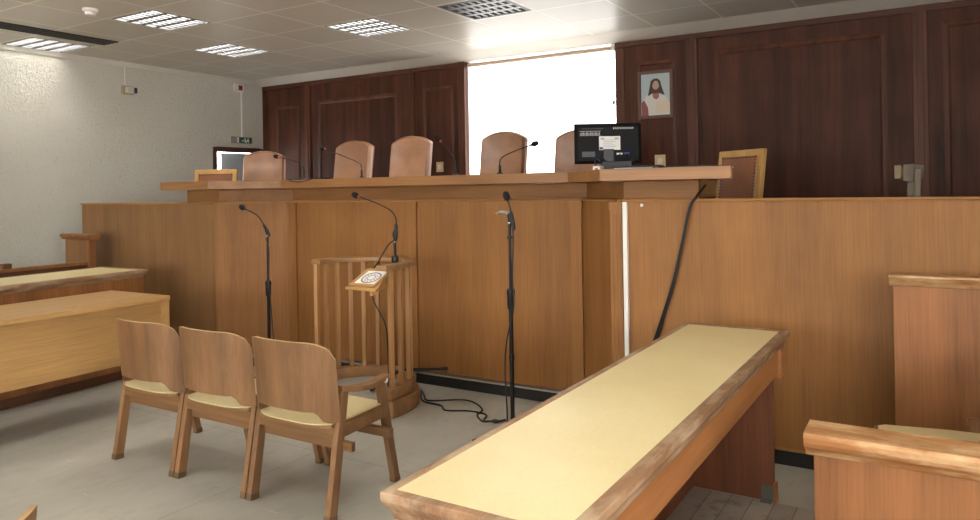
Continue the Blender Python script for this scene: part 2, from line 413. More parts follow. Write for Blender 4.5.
MB().path([(.012, ZP), (.016, ZP+.008), (.012, ZP+.016), (-.05, ZP+.016), (-.05, ZP)], [B_, C_, D_, E_]).build('cap_rail', M['oak_x'], jb)
MB().path([(-.02, ZP+.016), (-.02, 1.48), (-.06, 1.48), (-.06, ZP+.016)], [(-5.53, 4.03), (-5.11, 4.03), (-4.69, 4.45), (-2.0, 4.45), (-1.58, 4.03), (-1.137, 4.03)]).build('fascia', M['fascia'], jb, .0015)
MB().prism([(-1.145, 4.093), (-1.20, 4.3), (-1.20, 4.66), (-1.24, 4.66), (-1.24, 4.093)], ZP+.016, 1.48).build('end_panel', M['oak_y'], jb, .0015)
MB().box(-5.49, -5.45, 4.095, 4.66, ZP+.016, 1.48).build('end_panel', M['oak_y'], jb, .0015)
MB().prism([(-5.61, 3.85), (-5.0, 3.85), (-4.61, 4.25), (-2.02, 4.25), (-1.635, 3.85), (-.915, 3.85), (-.912, 3.87), (-1.19, 4.25), (-1.19, 4.72), (-5.50, 4.72), (-5.50, 4.25)], 1.482, 1.549).build('desktop', M['desk_x'], jb, .004)
MB().path([(.02, 0), (.02, .075), (-.04, .075), (-.04, 0)], [(-5.13, 4.03), (-4.7, 4.46), (-1.99, 4.46), (-1.56, 4.03)]).build('plinth', M['plinth'], jb)
MB().path([(.028, .075), (.028, .082), (-.03, .105), (-.03, .075)], [(-5.13, 4.03), (-4.7, 4.46), (-1.99, 4.46), (-1.56, 4.03)]).build('plinth_trim', M['plinth_trim'], jb)

def screen(base, xs, label, m, z0=.085):
    t = thing('partition_screen', base, label, 'partition')
    for x0, x1 in zip(xs, xs[1:]): panel(t, (x0+.001, 4.0), (x1-.001, 4.0), 'front_panel', m, z0)
    MB().sweep_x([(3.988, ZP), (3.984, ZP+.008), (3.988, ZP+.016), (4.05, ZP+.016), (4.05, ZP)], xs[0], xs[-1]).build('cap_rail', M['oak_x'], t)
    MB().box(xs[0], xs[-1], 4.03, 4.055, 0, z0+.001).build('plinth', M['plinth'], t)
    return t
rs = screen((.5, 4.02, 0), [-1.555, .6, XR-.03], 'long oak partition panel right of the judges bench behind the yellow table', M['oak_v'])
MB().sweep_x([(3.996, .085), (3.99, .088), (3.99, .098), (4.0, .1), (4.0, .085)], -1.55, XR-.03).build('bottom_bead', M['oak_x'], rs)
screen((-6.1, 4.02, 0), [-7.05, -5.74, -5.112], 'shade-toned oak partition panel left of the judges bench near the white wall', M['oak_shaded'], .06)

# white cable trunking + small white clip + black cable bundle on the right screen
single(MB().box(-1.552, -1.526, 3.972, 3.999, .1, 1.362).build('cable_trunking', M['white_plastic'], None, .003), 'white vertical cable trunking strip fixed to the oak panel', 'trunking', base=(-1.54, 3.985, .1))
single(MB().box(-1.452, -1.436, 3.992, 3.9995, 1.335, 1.352).build('cable_clip', M['white_plastic'], None, .002), 'tiny white clip on the oak panel beside the trunking top', 'clip', base=(-1.444, 3.995, 1.335))
cb = thing('cable_bundle', (-1.2, 3.97, 1.37), 'black cable bundle hanging from the desk end down the oak panel', 'cable')
for k, dx in enumerate((0, .008, -.008)):
    pts = spline([(-1.105+dx*.3, 4.07, 1.45), (-1.125+dx*.4, 3.975, 1.395), (-1.165+dx*.5, 3.972, 1.33), (-1.205+dx*.6, 3.976, 1.16), (-1.26+dx*.8, 3.978, .93), (-1.33+dx*1.0, 3.978, .71), (-1.40+dx*1.3, 3.98, .50), (-1.46+dx*1.3, 3.98, .25), (-1.48+dx*1.3, 3.98, .02)], 6)
    MB().tube(pts, .0042, 8).build('cable_strand', M['black'], cb, smooth=True)

# ------------------------------------------------------------------ desktop microphones
def goose(name, pts, label, head_r=.017, base=True, group=None, ring=None):
    p = spline(pts, 8); b0 = p[0]
    t = thing(name, b0, label, 'microphone', group)
    MB().tube(p, .0045, 8).build('gooseneck', M['black_metal'], t, smooth=True)
    d = (Vector(p[-1])-Vector(p[-2])).normalized(); e = Vector(p[-1])
    MB().tube([e-d*.03, e-d*.012], .0075, 10).build('indicator_ring', ring or M['red'], t, smooth=True)
    MB().tube([e-d*.014, e-d*.004, e+d*.014, e+d*.032, e+d*.040], [head_r*.6, head_r, head_r*1.08, head_r*.85, head_r*.3], 12).build('foam_head', M['black_foam'], t, smooth=True)
    if base:
        q = Vector(b0)
        MB().lathe([(.026, 0), (.026, .006), (.016, .012), (.010, .02), (.009, .06), (.006, .066)], b0, 18).build('base', M['black'], t, smooth=True)
    return t
ZD = 1.5495
goose('gooseneck_microphone', [(-4.545, 4.45, ZD), (-4.545, 4.45, ZD+.09), (-4.60, 4.45, ZD+.14), (-4.72, 4.45, ZD+.175), (-4.86, 4.45, ZD+.205)], 'desk microphone in front of the leftmost tan leather chair, bent left')
goose('gooseneck_microphone', [(-3.91, 4.45, ZD), (-3.91, 4.45, ZD+.09), (-3.95, 4.45, ZD+.13), (-4.12, 4.45, ZD+.19), (-4.32, 4.45, ZD+.255)], 'desk microphone in front of the second tan chair, thin neck stretched left')
goose('gooseneck_microphone', [(-3.02, 4.45, ZD), (-3.02, 4.45, ZD+.1), (-3.05, 4.45, ZD+.15), (-3.10, 4.45, ZD+.21), (-3.16, 4.45, ZD+.272)], 'desk microphone leaning up left just before the window edge')
goose('gooseneck_microphone', [(-2.64, 4.45, ZD), (-2.64, 4.45, ZD+.085), (-2.61, 4.45, ZD+.125), (-2.50, 4.45, ZD+.165), (-2.37, 4.45, ZD+.2)], 'desk microphone bent right towards the monitor before the bright window')

# ------------------------------------------------------------------ things on the desktop
mo = thing('computer_monitor', (-1.892, 4.60, ZD), 'black computer monitor seen from behind on the judges bench', 'monitor')
MM = Matrix.Translation((-1.892, 4.60, ZD)) @ Matrix.Rotation(YAW, 4, 'Z') @ Matrix.Rotation(0, 4, 'Y')
def mon(b, name, m, par=mo, bev=0, smooth=False):
    bmesh.ops.transform(b.b, matrix=MM, verts=b.b.verts); return b.build(name, m, par, bev, smooth)
cas = mon(MB().loft([[(-.222, .012, .055), (.222, .012, .055), (.222, .012, .322), (-.222, .012, .322)], [(-.222, -.012, .055), (.222, -.012, .055), (.222, -.012, .322), (-.222, -.012, .322)], [(-.20, -.035, .07), (.20, -.035, .07), (.20, -.035, .30), (-.20, -.035, .30)]]), 'casing', plain('monitor_plastic', (22, 22, 24), .55, 0, .15), mo, .004)
mon(MB().box(-.21, .21, .0125, .0135, .068, .31), 'screen', plain('screen_black', (10, 10, 12), .2))
mon(MB().loft([[(-.11, -.08, .0), (.11, -.08, .0), (.09, .08, .0), (-.09, .08, .0)], [(-.10, -.07, .012), (.10, -.07, .012), (.08, .07, .012), (-.08, .07, .012)]]).box(-.035, .035, -.045, -.02, .01, .15), 'stand', M['black'], mo, .003)
mon(MB().box(-.062, .078, -.0365, -.0350, .145, .235), 'inventory_label', M['white_paper'])
lb = MB()
for i in range(5): lb.box(-.035, .05-.012*(i % 3), -.0372, -.0366, .165+i*.011, .168+i*.011)
mon(lb.box(-.052, -.028, -.0372, -.0366, .212, .226).box(.04, .068, -.0372, -.0366, .212, .226), 'label_print', M['grey_print'])
mon(MB().box(-.060, -.036, -.0372, -.0366, .148, .164), 'label_mark', M['blue'])
st = MB()
for i in range(14):
    st.box(-.186+i*.0095, -.180+i*.0095, -.0365, -.035, .245, .262) if i % 3 else st.box(-.186+i*.0095, -.181+i*.0095, -.0365, -.035, .247, .258)
st.box(-.19, -.052, -.0362, -.035, .268, .271).box(-.19, -.052, -.0362, -.035, .240, .243)
mon(st, 'sticker_letters', M['grey_print'])
st = MB()
for i in range(12): st.box(.032+i*.0115, .039+i*.0115, -.0365, -.035, .281 + .002*(i % 2), .294)
mon(st, 'top_lettering', M['grey_print'])
vt = MB()
for i in range(22): vt.box(-.175+i*.0065, -.171+i*.0065, -.0362, -.035, .283, .290)
mon(vt, 'vent_grille', plain('vent_grey', (70, 70, 76), .5))
mon(MB().box(-.175, -.09, -.0362, -.035, .10, .135), 'rating_plate', plain('plate_grey', (74, 74, 80), .5))
mon(MB().box(.052, .09, -.05, -.035, .112, .124), 'cable_plug', M['white_plastic'], mo, .002)
mon(MB().box(.10, .135, -.055, -.035, .112, .126), 'cable_plug', M['blue'], mo, .002)
cb2 = thing('monitor_cables', (-1.7, 4.5, ZD), 'thin dark cables drooping under the monitor on the desktop', 'cable')
for P in ([(.07, -.05, .118), (.08, -.09, .08), (.0, -.11, .045), (-.06, -.10, .02), (-.10, -.14, .006)], [(.118, -.055, .118), (.14, -.08, .08), (.18, -.09, .03), (.24, -.1, .006)],
          [(-.06, -.04, .10), (.0, -.08, .06), (.10, -.11, .03), (.16, -.1, .05), (.2, -.12, .006)], [(-.09, -.10, .006), (-.10, -.10, .06), (-.085, -.10, .085), (-.06, -.11, .05), (-.05, -.12, .006)]):
    b = MB().tube(spline(P, 8), .004, 6); bmesh.ops.transform(b.b, matrix=MM, verts=b.b.verts); b.build('cable_strand', M['black'], cb2, smooth=True)
def deskbox(name, x0, x1, y0, y1, h, mat, label, cat, bev=.003, z=ZD):
    return single(MB().box(x0, x1, y0, y1, z, z+h).build(name, mat, None, bev), label, cat, base=((x0+x1)/2, (y0+y1)/2, z))
t = thing('keyboard', (-1.55, 4.3, ZD), 'slim black keyboard with a pale front edge below the monitor', 'keyboard')
MB().box(-1.74, -1.42, 4.23, 4.38, ZD, ZD+.02).build('body', M['black'], t, .003)
MB().box(-1.70, -1.46, 4.226, 4.2301, ZD+.006, ZD+.014).build('edge_strip', M['grey_print'], t)
kb = MB()
for i in range(14):
    for j in range(4): kb.box(-1.73+i*.0215, -1.713+i*.0215, 4.25+j*.03, 4.274+j*.03, ZD+.02, ZD+.026)
kb.build('keys', plain('key_black', (34, 34, 36), .5), t)
t = thing('card_reader', (-1.83, 4.28, ZD), 'small white and red card box beside the keyboard on the desktop', 'box')
MB().box(-1.85, -1.80, 4.25, 4.31, ZD, ZD+.032).build('case', M['white_plastic'], t, .003)
MB().box(-1.835, -1.815, 4.2485, 4.2505, ZD+.006, ZD+.018).build('front_mark', M['red'], t)
deskbox('network_box', -1.86, -1.66, 4.42, 4.50, .062, M['black'], 'low black device box under the monitor on the desktop', 'box')
deskbox('document_tray', -1.40, -1.12, 4.28, 4.5, .018, M['black'], 'flat black document tray near the right end of the desktop', 'tray')
deskbox('paper_sheet', -1.11, -1.03, 4.28, 4.40, .006, M['white_paper'], 'small white paper lying at the right end of the desktop', 'paper', .001)
mc = thing('coiled_wire', (-4.45, 4.34, ZD), 'thin dark wire looping over the desktop edge at left', 'wire')
MB().tube(spline([(-4.50, 4.42, ZD+.006), (-4.50, 4.26, ZD+.006), (-4.47, 4.235, ZD-.012), (-4.36, 4.235, ZD-.02), (-4.28, 4.24, ZD-.004), (-4.24, 4.28, ZD+.008), (-4.2, 4.4, ZD+.006)], 8), .004, 6).build('wire_strand', M['black'], mc, smooth=True)

# ------------------------------------------------------------------ judges' chairs
def judge_chair():
    t = thing('judge_chair', (0, 0, 0), '', 'chair', 'tan leather judges chairs behind the bench')
    w2, th = .208, .10
    def outline(zz, wv):
        return wv
    # backrest, local front towards -y
    rings = []
    nz = 10
    prof = []
    ztop, zsh = 1.13, 1.07
    pts = [(-w2+.012, .46), (-w2, .75), (-w2, zsh-.012)]
    for k in range(0, 13):
        u = -1+2*k/12; pts.append((w2*.985*u, zsh+(ztop-zsh)*(1-abs(u)**2.2)))
    pts += [(w2, zsh-.012), (w2, .75), (w2-.012, .46)]
    def sh(z): return (z-.46)*.16
    def ring(y, k, dz):
        cz = .8
        return [(x*k, y+sh(z)-.0, cz+(z-cz)*dz) for x, z in pts]
    b = MB().loft([ring(-.036, .90, .94), ring(-.044, .96, .975), ring(-.024, 1.0, 1.0), ring(.05, 1.0, 1.0), ring(.062, .96, .98)])
    bk = b.build('backrest', M['leather'], t, smooth=True)
    for sgn in (-1, 1):
        pi = [(sgn*(w2+.003-.012*(z < .5)), .0+sh(z)+.012, z) for z in (.5, .62, .75, .9, 1.0, 1.05)]
        MB().tube(pi, .013, 8).build('piping', M['piping'], bk, smooth=True)
        s_ = MB()
        for i in range(26):
            z = .5+i*.0215; s_.ball((sgn*(w2+.004), sh(z)+.034, z), .0055)
        s_.build('stud_row', M['brass'], bk)
    MB().box(-.235, .235, -.47, -.02, .40, .50).build('seat', M['leather'], t, .03, True, 4)
    for sgn in (-1, 1):
        MB().bar((sgn*.265, -.40, .68), (sgn*.265, .05, .69), .05, .035, (0, 0, 1)).build('armrest', M['leather'], t, .01)
        MB().bar((sgn*.26, -.38, 0), (sgn*.26, -.38, .665), .045, .045).build('leg', M['panel_mould'], t, .004)
        MB().bar((sgn*.25, .10, 0), (sgn*.25, .03, .675), .045, .045).build('leg', M['panel_mould'], t, .004)
    MB().box(-.24, .24, -.44, .0, .34, .40).build('seat_frame', M['panel_mould'], t, .004)
    return t
jc = judge_chair()
ZPL = .8
spots = [((-6.07, 5.35), 34, 'tan leather judge chair at the far left, turned and lower than the rest', -.035),
         ((-5.0, 5.5), 4, 'tan leather judge chair second from left, against dark panelling', .022),
         ((-4.285, 5.5), 4, 'tan leather judge chair in the middle, just left of the light switch', .03),
         ((-3.265, 5.5), 4, 'brownish leather judge chair standing alone before the bright window', .02),
         ((-2.54, 5.5), 2, 'leather judge chair half hidden behind the black monitor', .0)]
for i, ((x, y), rz, lab, dz) in enumerate(spots):
    o = jc if i == 0 else dup(jc, (0, 0, 0))
    o['label'] = lab; o.location = (x, y, ZPL); o.rotation_euler = (0, 0, R(rz)); o.scale = (1, 1, 1+dz)

def clerk_chair():
    t = thing('side_chair', (0, 0, 0), '', 'chair', 'pale wood chairs with studded leather backs')
    w2 = .215; z0, z1 = .44, .885
    def P(x, y, z): return (x, y+(z-.44)*.13, z)
    fr = MB()
    def slab(b, x0, x1, za, zb, y0=-.018, y1=.022):
        b.loft([[P(x0, y0, za), P(x1, y0, za), P(x1, y1, za), P(x0, y1, za)], [P(x0, y0, zb), P(x1, y0, zb), P(x1, y1, zb), P(x0, y1, zb)]])
    slab(fr, -w2, -w2+.042, .0, z1-.045); slab(fr, w2-.042, w2, .0, z1-.045); slab(fr, -w2, w2, z1-.0452, z1); slab(fr, -w2+.042, w2-.042, z0, z0+.045)
    f = fr.build('back_frame', M['pale_frame'], t, .004)
    pd = MB(); slab(pd, -w2+.04, w2-.04, z0+.04, z1-.042, -.024, .014)
    p = pd.build('back_pad', M['leather_brown'], t, .012, True, 3)
    s_ = MB(); 
    for i in range(15):
        x = -w2+.052+i*(2*w2-.104)/14; s_.ball(P(x, -.024, z1-.053), .0055)
    for i in range(16):
        z = z0+.06+i*.0225
        for sg in (-1, 1): s_.ball(P(sg*(w2-.051), -.024, z), .0055)
    s_.build('stud_row', M['brass'], p)
    MB().box(-.225, .225, -.45, -.03, .39, .45).build('seat', M['leather_brown'], t, .018, True, 3)
    MB().box(-.22, .22, -.44, -.03, .33, .39).build('seat_frame', M['pale_frame'], t, .003)
    for sg in (-1, 1): MB().bar((sg*.195, -.42, 0), (sg*.195, -.42, .385), .04, .04).build('leg', M['pale_frame'], t, .003)
    return t
cc = clerk_chair()
cc.location = (-1.19, 5.14, ZPL); cc.rotation_euler = (0, 0, R(-37)); cc['label'] = 'pale wood chair with studded brown leather back at the right desk end'
c2 = dup(cc, (-6.06, 4.74, ZPL), R(26), 'pale wood chair with studded brown leather back at the left desk end')

# weathered post with notched head behind the right screen
wp = thing('wooden_post', (-.14, 4.5, ZPL), 'weathered grey wooden post with notched head above the right oak panel', 'post')
MB().bar((-.165, 4.5, ZPL), (-.13, 4.5, 1.50), .042, .04, (0, 1, 0)).build('shaft', M['weathered'], wp, .004)
MB().bar((-.125, 4.48, ZPL), (-.105, 4.47, 1.515), .03, .03, (0, 1, 0)).build('shaft', M['weathered'], wp, .004)
MB().loft([[(-.175, 4.46, 1.455), (-.125, 4.46, 1.45), (-.125, 4.55, 1.45), (-.175, 4.55, 1.455)], [(-.172, 4.46, 1.542), (-.122, 4.46, 1.545), (-.122, 4.55, 1.545), (-.172, 4.55, 1.542)]]).loft([[(-.125, 4.49, 1.47), (-.085, 4.49, 1.46), (-.085, 4.55, 1.46), (-.125, 4.55, 1.47)], [(-.125, 4.47, 1.545), (-.075, 4.47, 1.535), (-.075, 4.55, 1.535), (-.125, 4.55, 1.545)]]).build('head_block', M['weathered'], wp, .004)
MB().box(-.213, -.181, 4.46, 4.54, 1.468, 1.54).box(-.182, -.17, 4.48, 4.53, 1.48, 1.53).build('head_block', wood('weathered_block', (150, 130, 98), 'z', .15, .6), wp, .004)

# ------------------------------------------------------------------ wall things
pc = thing('framed_picture', (-2.245, YB-.02, 2.29), 'small framed portrait of a robed figure hung on the dark panelling', 'picture')
px0, px1, pz0, pz1 = -2.415, -2.08, 2.075, 2.52
fy = YB-.028
b = MB(); fw = .03
b.box(px0, px0+fw, fy-.012, fy+.003, pz0, pz1).box(px1-fw, px1, fy-.012, fy+.003, pz0, pz1).box(px0+fw, px1-fw, fy-.012, fy+.003, pz0, pz0+fw).box(px0+fw, px1-fw, fy-.012, fy+.003, pz1-fw, pz1)
b.build('frame', plain('picture_frame_brown', (92, 62, 46), .5), pc, .004)
MB().box(px0+.01, px1-.01, fy, fy+.006, pz0+.01, pz1-.01).build('backing', plain('portrait_sky', (166, 178, 180), .6), pc)
MB().box(px0+.01, px1-.01, fy+.006, YB-.001, pz0+.15, pz1-.15).build('hanger', M['brown_frame'], pc)
def flat(name, poly, m, k):
    y = fy-.0006*k
    MB().loft([[(-2.245+x, y, 2.29+z) for x, z in poly], [(-2.245+x, fy+.001, 2.29+z) for x, z in poly]]).build(name, m, pc)
def ell(cx_, cz_, a, b_, n=20): return [(cx_+a*math.cos(2*math.pi*i/n), cz_+b_*math.sin(2*math.pi*i/n)) for i in range(n)]
flat('painted_robe', [(-.135, -.185), (.135, -.185), (.13, -.07), (.085, .0), (.03, .03), (-.04, .03), (-.09, .0), (-.13, -.07)], plain('robe_pale', (198, 196, 188), .6), 1)
flat('painted_sleeve', [(-.135, -.185), (-.07, -.185), (-.075, -.11), (-.11, -.04), (-.135, -.06)], plain('robe_red', (136, 74, 72), .6), 2)
flat('painted_hair', [(-.075, -.005), (-.055, .09), (-.045, .135), (-.015, .155), (.02, .155), (.045, .13), (.055, .085), (.085, -.005), (.03, .02), (-.03, .02)], plain('hair_dark', (58, 44, 40), .6), 3)
flat('painted_collar', [(-.03, .02), (.035, .02), (.03, -.02), (.005, -.04), (-.025, -.02)], plain('collar_red', (150, 92, 84), .6), 4)
flat('painted_face', ell(.002, .085, .031, .05), plain('face_tone', (176, 140, 118), .6), 4)
flat('painted_beard', [(-.028, .075), (-.012, .055), (.014, .055), (.031, .075), (.024, .03), (.002, .012), (-.02, .03)], plain('beard_dark', (70, 52, 46), .6), 5)
flat('painted_book', [(.005, -.165), (.125, -.155), (.125, -.05), (.005, -.06)], plain('book_page', (204, 188, 164), .6), 5)
# picture ledge moulding is part of the panelling; sockets
def plate(name, x, z, w_, h, label, cat):
    t = thing(name, (x, YB, z), label, cat)
    MB().box(x-w_/2, x+w_/2, YB-.012, YB, z-h/2, z+h/2).build('plate', M['cream'], t, .003)
    MB().box(x-w_*.22, x+w_*.22, YB-.017, YB-.0119, z-h*.22, z+h*.22).build('rocker', M['white_plastic'], t, .002)
plate('light_switch', -4.715, 1.70, .09, .11, 'cream light switch on dark panelling beside the middle leather chair', 'switch')
plate('wall_socket', -2.22, 1.68, .10, .12, 'cream wall socket on dark panelling right of the monitor', 'socket')
lw = XL
es = thing('exit_sign', (lw, 6.30, 2.11), 'green and white emergency exit sign above the open door', 'sign')
MB().box(lw, lw+.03, 6.15, 6.46, 2.07, 2.155).build('housing', M['grey_plastic'], es, .004)
MB().box(lw+.03, lw+.033, 6.25, 6.445, 2.078, 2.147).build('sign_face', M['green'], es)
g = MB()
fx = lw+.0335
def yz(b, poly): b.loft([[(lw+.032, y, z) for y, z in poly], [(fx+.001, y, z) for y, z in poly]])
yz(g, [(6.222, 2.08), (6.246, 2.08), (6.246, 2.147), (6.222, 2.147)])
yz(g, [(6.335, 2.085), (6.35, 2.085), (6.35, 2.14), (6.335, 2.14)])
yz(g, [(6.39, 2.128)]+[(6.39+.009*math.cos(a*.9), 2.134+.009*math.sin(a*.9)) for a in range(7)]) 
yz(g, [(6.37, 2.122), (6.40, 2.122), (6.412, 2.105), (6.404, 2.104), (6.392, 2.114), (6.404, 2.084), (6.394, 2.083), (6.38, 2.105), (6.366, 2.083), (6.357, 2.086)])
yz(g, [(6.285, 2.108), (6.31, 2.108), (6.31, 2.12), (6.325, 2.112), (6.31, 2.094), (6.31, 2.102), (6.285, 2.1)])
g.build('pictogram', M['white_paper'], es)
sn = thing('wall_camera', (lw, 4.78, 2.59), 'small white security sensor with dark lens on the white wall', 'sensor')
MB().box(lw, lw+.025, 4.72, 4.85, 2.535, 2.63).build('back_plate', plain('sensor_beige', (168, 150, 120), .5), sn, .003)
MB().box(lw+.025, lw+.085, 4.745, 4.84, 2.55, 2.615).build('housing', plain('sensor_cream', (200, 190, 176), .5), sn, .006)
MB().box(lw+.045, lw+.088, 4.815, 4.852, 2.55, 2.61).build('lens', plain('lens_dark', (44, 40, 56), .25), sn, .004)
al = thing('alarm_button', (lw, 6.27, 2.765), 'small white alarm box with red button high in the corner', 'alarm')
MB().box(lw, lw+.03, 6.20, 6.34, 2.72, 2.82).build('housing', M['white_plastic'], al, .004)
MB().box(lw+.03, lw+.036, 6.255, 6.315, 2.74, 2.80).build('button', plain('alarm_red', (140, 34, 34), .4), al, .002)
single(MB().tube([(lw+.006, 4.76, 2.635), (lw+.006, 4.76, 2.838)], .006, 8).build('conduit', M['white_plastic']), 'thin cable rising from the white wall sensor to the ceiling', 'conduit', base=(lw+.006, 4.76, 2.635))
single(MB().box(lw, lw+.012, 6.31, 6.33, 2.156, 2.719).build('conduit', M['white_plastic']), 'thin white conduit running up from the exit sign', 'conduit', base=(lw+.006, 6.32, 2.156))

# ------------------------------------------------------------------ ceiling things
def ceiling_light(x, y, mat, label):
    t = thing('ceiling_light', (x, y, ZC), label, 'ceiling light', 'square louvred ceiling lights')
    b = MB(); s = LS; w_ = .012; z0, z1 = ZC-.004, ZC+.075
    b.box(x-s, x+s, y-s, y-s+w_, z0, z1).box(x-s, x+s, y+s-w_, y+s, z0, z1).box(x-s, x-s+w_, y-s+w_, y+s-w_, z0, z1).box(x+s-w_, x+s, y-s+w_, y+s-w_, z0, z1)
    b.build('frame', M['louver'], t)
    MB().box(x-s+w_, x+s-w_, y-s+w_, y+s-w_, ZC+.062, ZC+.07).build('diffuser', mat, t)
    l = MB(); a = s-w_
    for i in range(1, 4):
        q = -a+2*a*i/4
        l.loft([[(x-a, y+q-.022, ZC), (x-a, y+q+.022, ZC), (x-a, y+q+.003, ZC+.055), (x-a, y+q-.003, ZC+.055)], [(x+a, y+q-.022, ZC), (x+a, y+q+.022, ZC), (x+a, y+q+.003, ZC+.055), (x+a, y+q-.003, ZC+.055)]])
    for i in range(1, 8):
        q = -a+2*a*i/8
        l.loft([[(x+q-.012, y-a, ZC+.001), (x+q+.012, y-a, ZC+.001), (x+q+.002, y-a, ZC+.054), (x+q-.002, y-a, ZC+.054)], [(x+q-.012, y+a, ZC+.001), (x+q+.012, y+a, ZC+.001), (x+q+.002, y+a, ZC+.054), (x+q-.002, y+a, ZC+.054)]])
    l.build('louver', M['louver'], t)
    return t
ceiling_light(-7.235, 3.8, M['lamp_on'], 'lit square ceiling light nearest the white wall, below the air slot')
ceiling_light(-5.48, 3.8, M['lamp_on'], 'lit square ceiling light right of the smoke detector, at the top left')
ceiling_light(-6.08, 5.0, M['lamp_on'], 'lit square ceiling light nearest the far left corner')
ceiling_light(-4.28, 5.0, M['lamp_on'], 'lit square ceiling light above the second and middle leather chairs')
ceiling_light(-3.08, 5.0, M['lamp_dim'], 'dim grey louvred ceiling light in front of the bright window')
for x, y in MORE:
    ceiling_light(x, y, M['lamp_on'], 'lit ceiling light over the public side of the room, beyond the picture')
sl = thing('air_slot', (-6.68, 3.2, ZC), 'long black air vent slot in the ceiling at top left', 'vent')
MB().box(-6.80, -6.55, 1.5, 4.09, ZC-.006, ZC).build('grille', plain('slot_black', (26, 24, 22), .8), sl)
b = MB()
for k in range(4): b.box(-6.78+k*.065, -6.772+k*.065, 1.5, 4.09, ZC-.01, ZC-.0055)
b.build('blade', plain('slot_blade', (60, 56, 50), .6), sl)
sm = thing('smoke_detector', (-5.57, 3.25, ZC), 'round white smoke detector on the ceiling beside the top left light', 'smoke detector')
MB().lathe([(.055, 0), (.055, -.018), (.048, -.026)], (-5.57, 3.25, ZC), 24).build('base', M['white_plastic'], sm, smooth=True)
MB().lathe([(.042, -.026), (.036, -.048), (.018, -.055)], (-5.57, 3.25, ZC), 24).build('sensor_cap', M['white_plastic'], sm, smooth=True)

# ------------------------------------------------------------------ the row of wooden chairs
def wooden_chair(arm=False, name='wooden_chair'):
    t = thing(name, (0, 0, 0), '', 'chair')
    # plywood backrest: bent forward at both ends, rounded top corners, lugs at the bottom corners
    ns, nt = 28, 8
    def col(s, tt, off):
        a = abs(s)
        zt = .785 if a < .5 else .785-.085*(1-math.sqrt(max(0, 1-((a-.5)/.5)**2.6)))
        zb = .475 if a < .66 else .475-.05*min(1, ((a-.66)/.14))**1.4
        z = zb+(zt-zb)*tt
        x = .005+.265*s; y = -.30-.03*((z-.42)/.35)+.092*a**3
        nx, ny = -.276*a**2*(1 if s > 0 else -1), .265
        L = math.hypot(nx, ny); return (x+nx/L*off, y+ny/L*off, z)
    b = MB()
    rings = []
    for i in range(ns+1):
        s = -1+2*i/ns
        rings.append([col(s, k/nt, 0) for k in range(nt+1)]+[col(s, 1-k/nt, .013) for k in range(nt+1)])
    bk = b.loft(rings).build('backrest', M['chair_v'], t, smooth=True)
    e = MB(); rr = []
    for i in range(ns+1):
        s = -1+2*i/ns; p, q = Vector(col(s, 1, -.0006)), Vector(col(s, 1, .0136))
        rr.append([tuple(p), tuple(p+Vector((0, 0, .0022))), tuple(q+Vector((0, 0, .0022))), tuple(q)])
    e.loft(rr).build('top_edge', M['chair_edge'], bk)
    # seat
    def seat_poly(k, rear=-.275, front=.17):
        pts = []
        for i in range(13):
            u = -1+2*i/12; a = abs(u)
            pts.append((.232*u*k, rear+(.05*a**4)-.0+(1-k)*.1))
        pts += [(.24*k, -.10), (.222*k, front-.03), (.20*k, front-(1-k)*.1), (-.20*k, front-(1-k)*.1), (-.222*k, front-.03), (-.24*k, -.10)]
        return pts
    st_ = MB().prism(seat_poly(1), .396, .412).build('seat', M['chair_x'], t, .003)
    MB().prism(seat_poly(.985), .412, .4165).build('seat_cover', M['yellow'], st_, .0015)
    # legs
    for sg in (-1, 1):
        up_ = arm and sg == 1
        zt = .567 if up_ else .47; yt = -.262+.097*zt/.57
        l = MB().bar((sg*.25, -.262, 0), (sg*.25, yt, zt), .033, .05, (0, 1, 0), .031, .042).build('leg', M['chair_leg'], t, .004)
        MB().bar((sg*.25, -.2621, -.0003), (sg*.25, -.258, .028), .0338, .0508, (0, 1, 0)).build('leg_tip', M['foot_dirty'], l)
        zt = .53 if up_ else .395
        y1 = .245-(.245-.125)*(zt/.53)
        fx = sg*(.205 if up_ else .238); gx = sg*(.215 if up_ else .238)
        l = MB().bar((fx, .245, 0), (gx, y1, zt), .033, .04, (0, 1, 0), .032, .046).build('leg', M['chair_leg'], t, .004)
        MB().bar((fx, .2451, -.0003), (fx, .2395, .028), .0338, .041, (0, 1, 0)).build('leg_tip', M['foot_dirty'], l)
        MB().bar((sg*.25, -.19, .375), (gx*1.01, .175, .375), .024, .05, (0, 0, 1)).build('side_rail', M['chair_leg'], t, .003)
    MB().box(-.238, .238, -.225, -.20, .345, .396).build('seat_rail', M['chair_x'], t, .003)
    MB().box(-.225, .225, .12, .145, .345, .396).build('seat_rail', M['chair_x'], t, .003)
    if arm:
        P = spline([(.255, -.195, .572), (.262, -.10, .552), (.258, .0, .541), (.242, .09, .545), (.226, .165, .546)], 5)
        b = MB(); rings = []
        for i, p in enumerate(P):
            w_ = .022+.006*math.sin(math.pi*i/(len(P)-1)); rings.append([(p[0]-w_, p[1], p[2]-.013), (p[0]+w_, p[1], p[2]-.013), (p[0]+w_, p[1], p[2]+.011), (p[0]-w_, p[1], p[2]+.011)])
        ar = b.loft(rings).build('armrest', M['chair_leg'], t, .004)
        MB().ball((.254, .125, .535), .015, (.5, 1, .9)).build('paint_spot', M['white_paper'], ar)
    return t
CY = 2.642
c3 = wooden_chair(True); c3.location = (-2.555, CY, 0)
c3['label'] = 'nearest of the three joined wooden chairs, the one with an armrest'
c1 = wooden_chair(False); c1.location = (-3.637, CY, 0)
c1['label'] = 'farthest left of the three joined wooden chairs, beside the pale desk'
cm = dup(c1, (-3.096, CY, 0), 0, 'middle one of the three joined wooden chairs with yellow seats')
for o in (c1, cm, c3): o['group'] = 'joined wooden chairs in the middle of the floor'
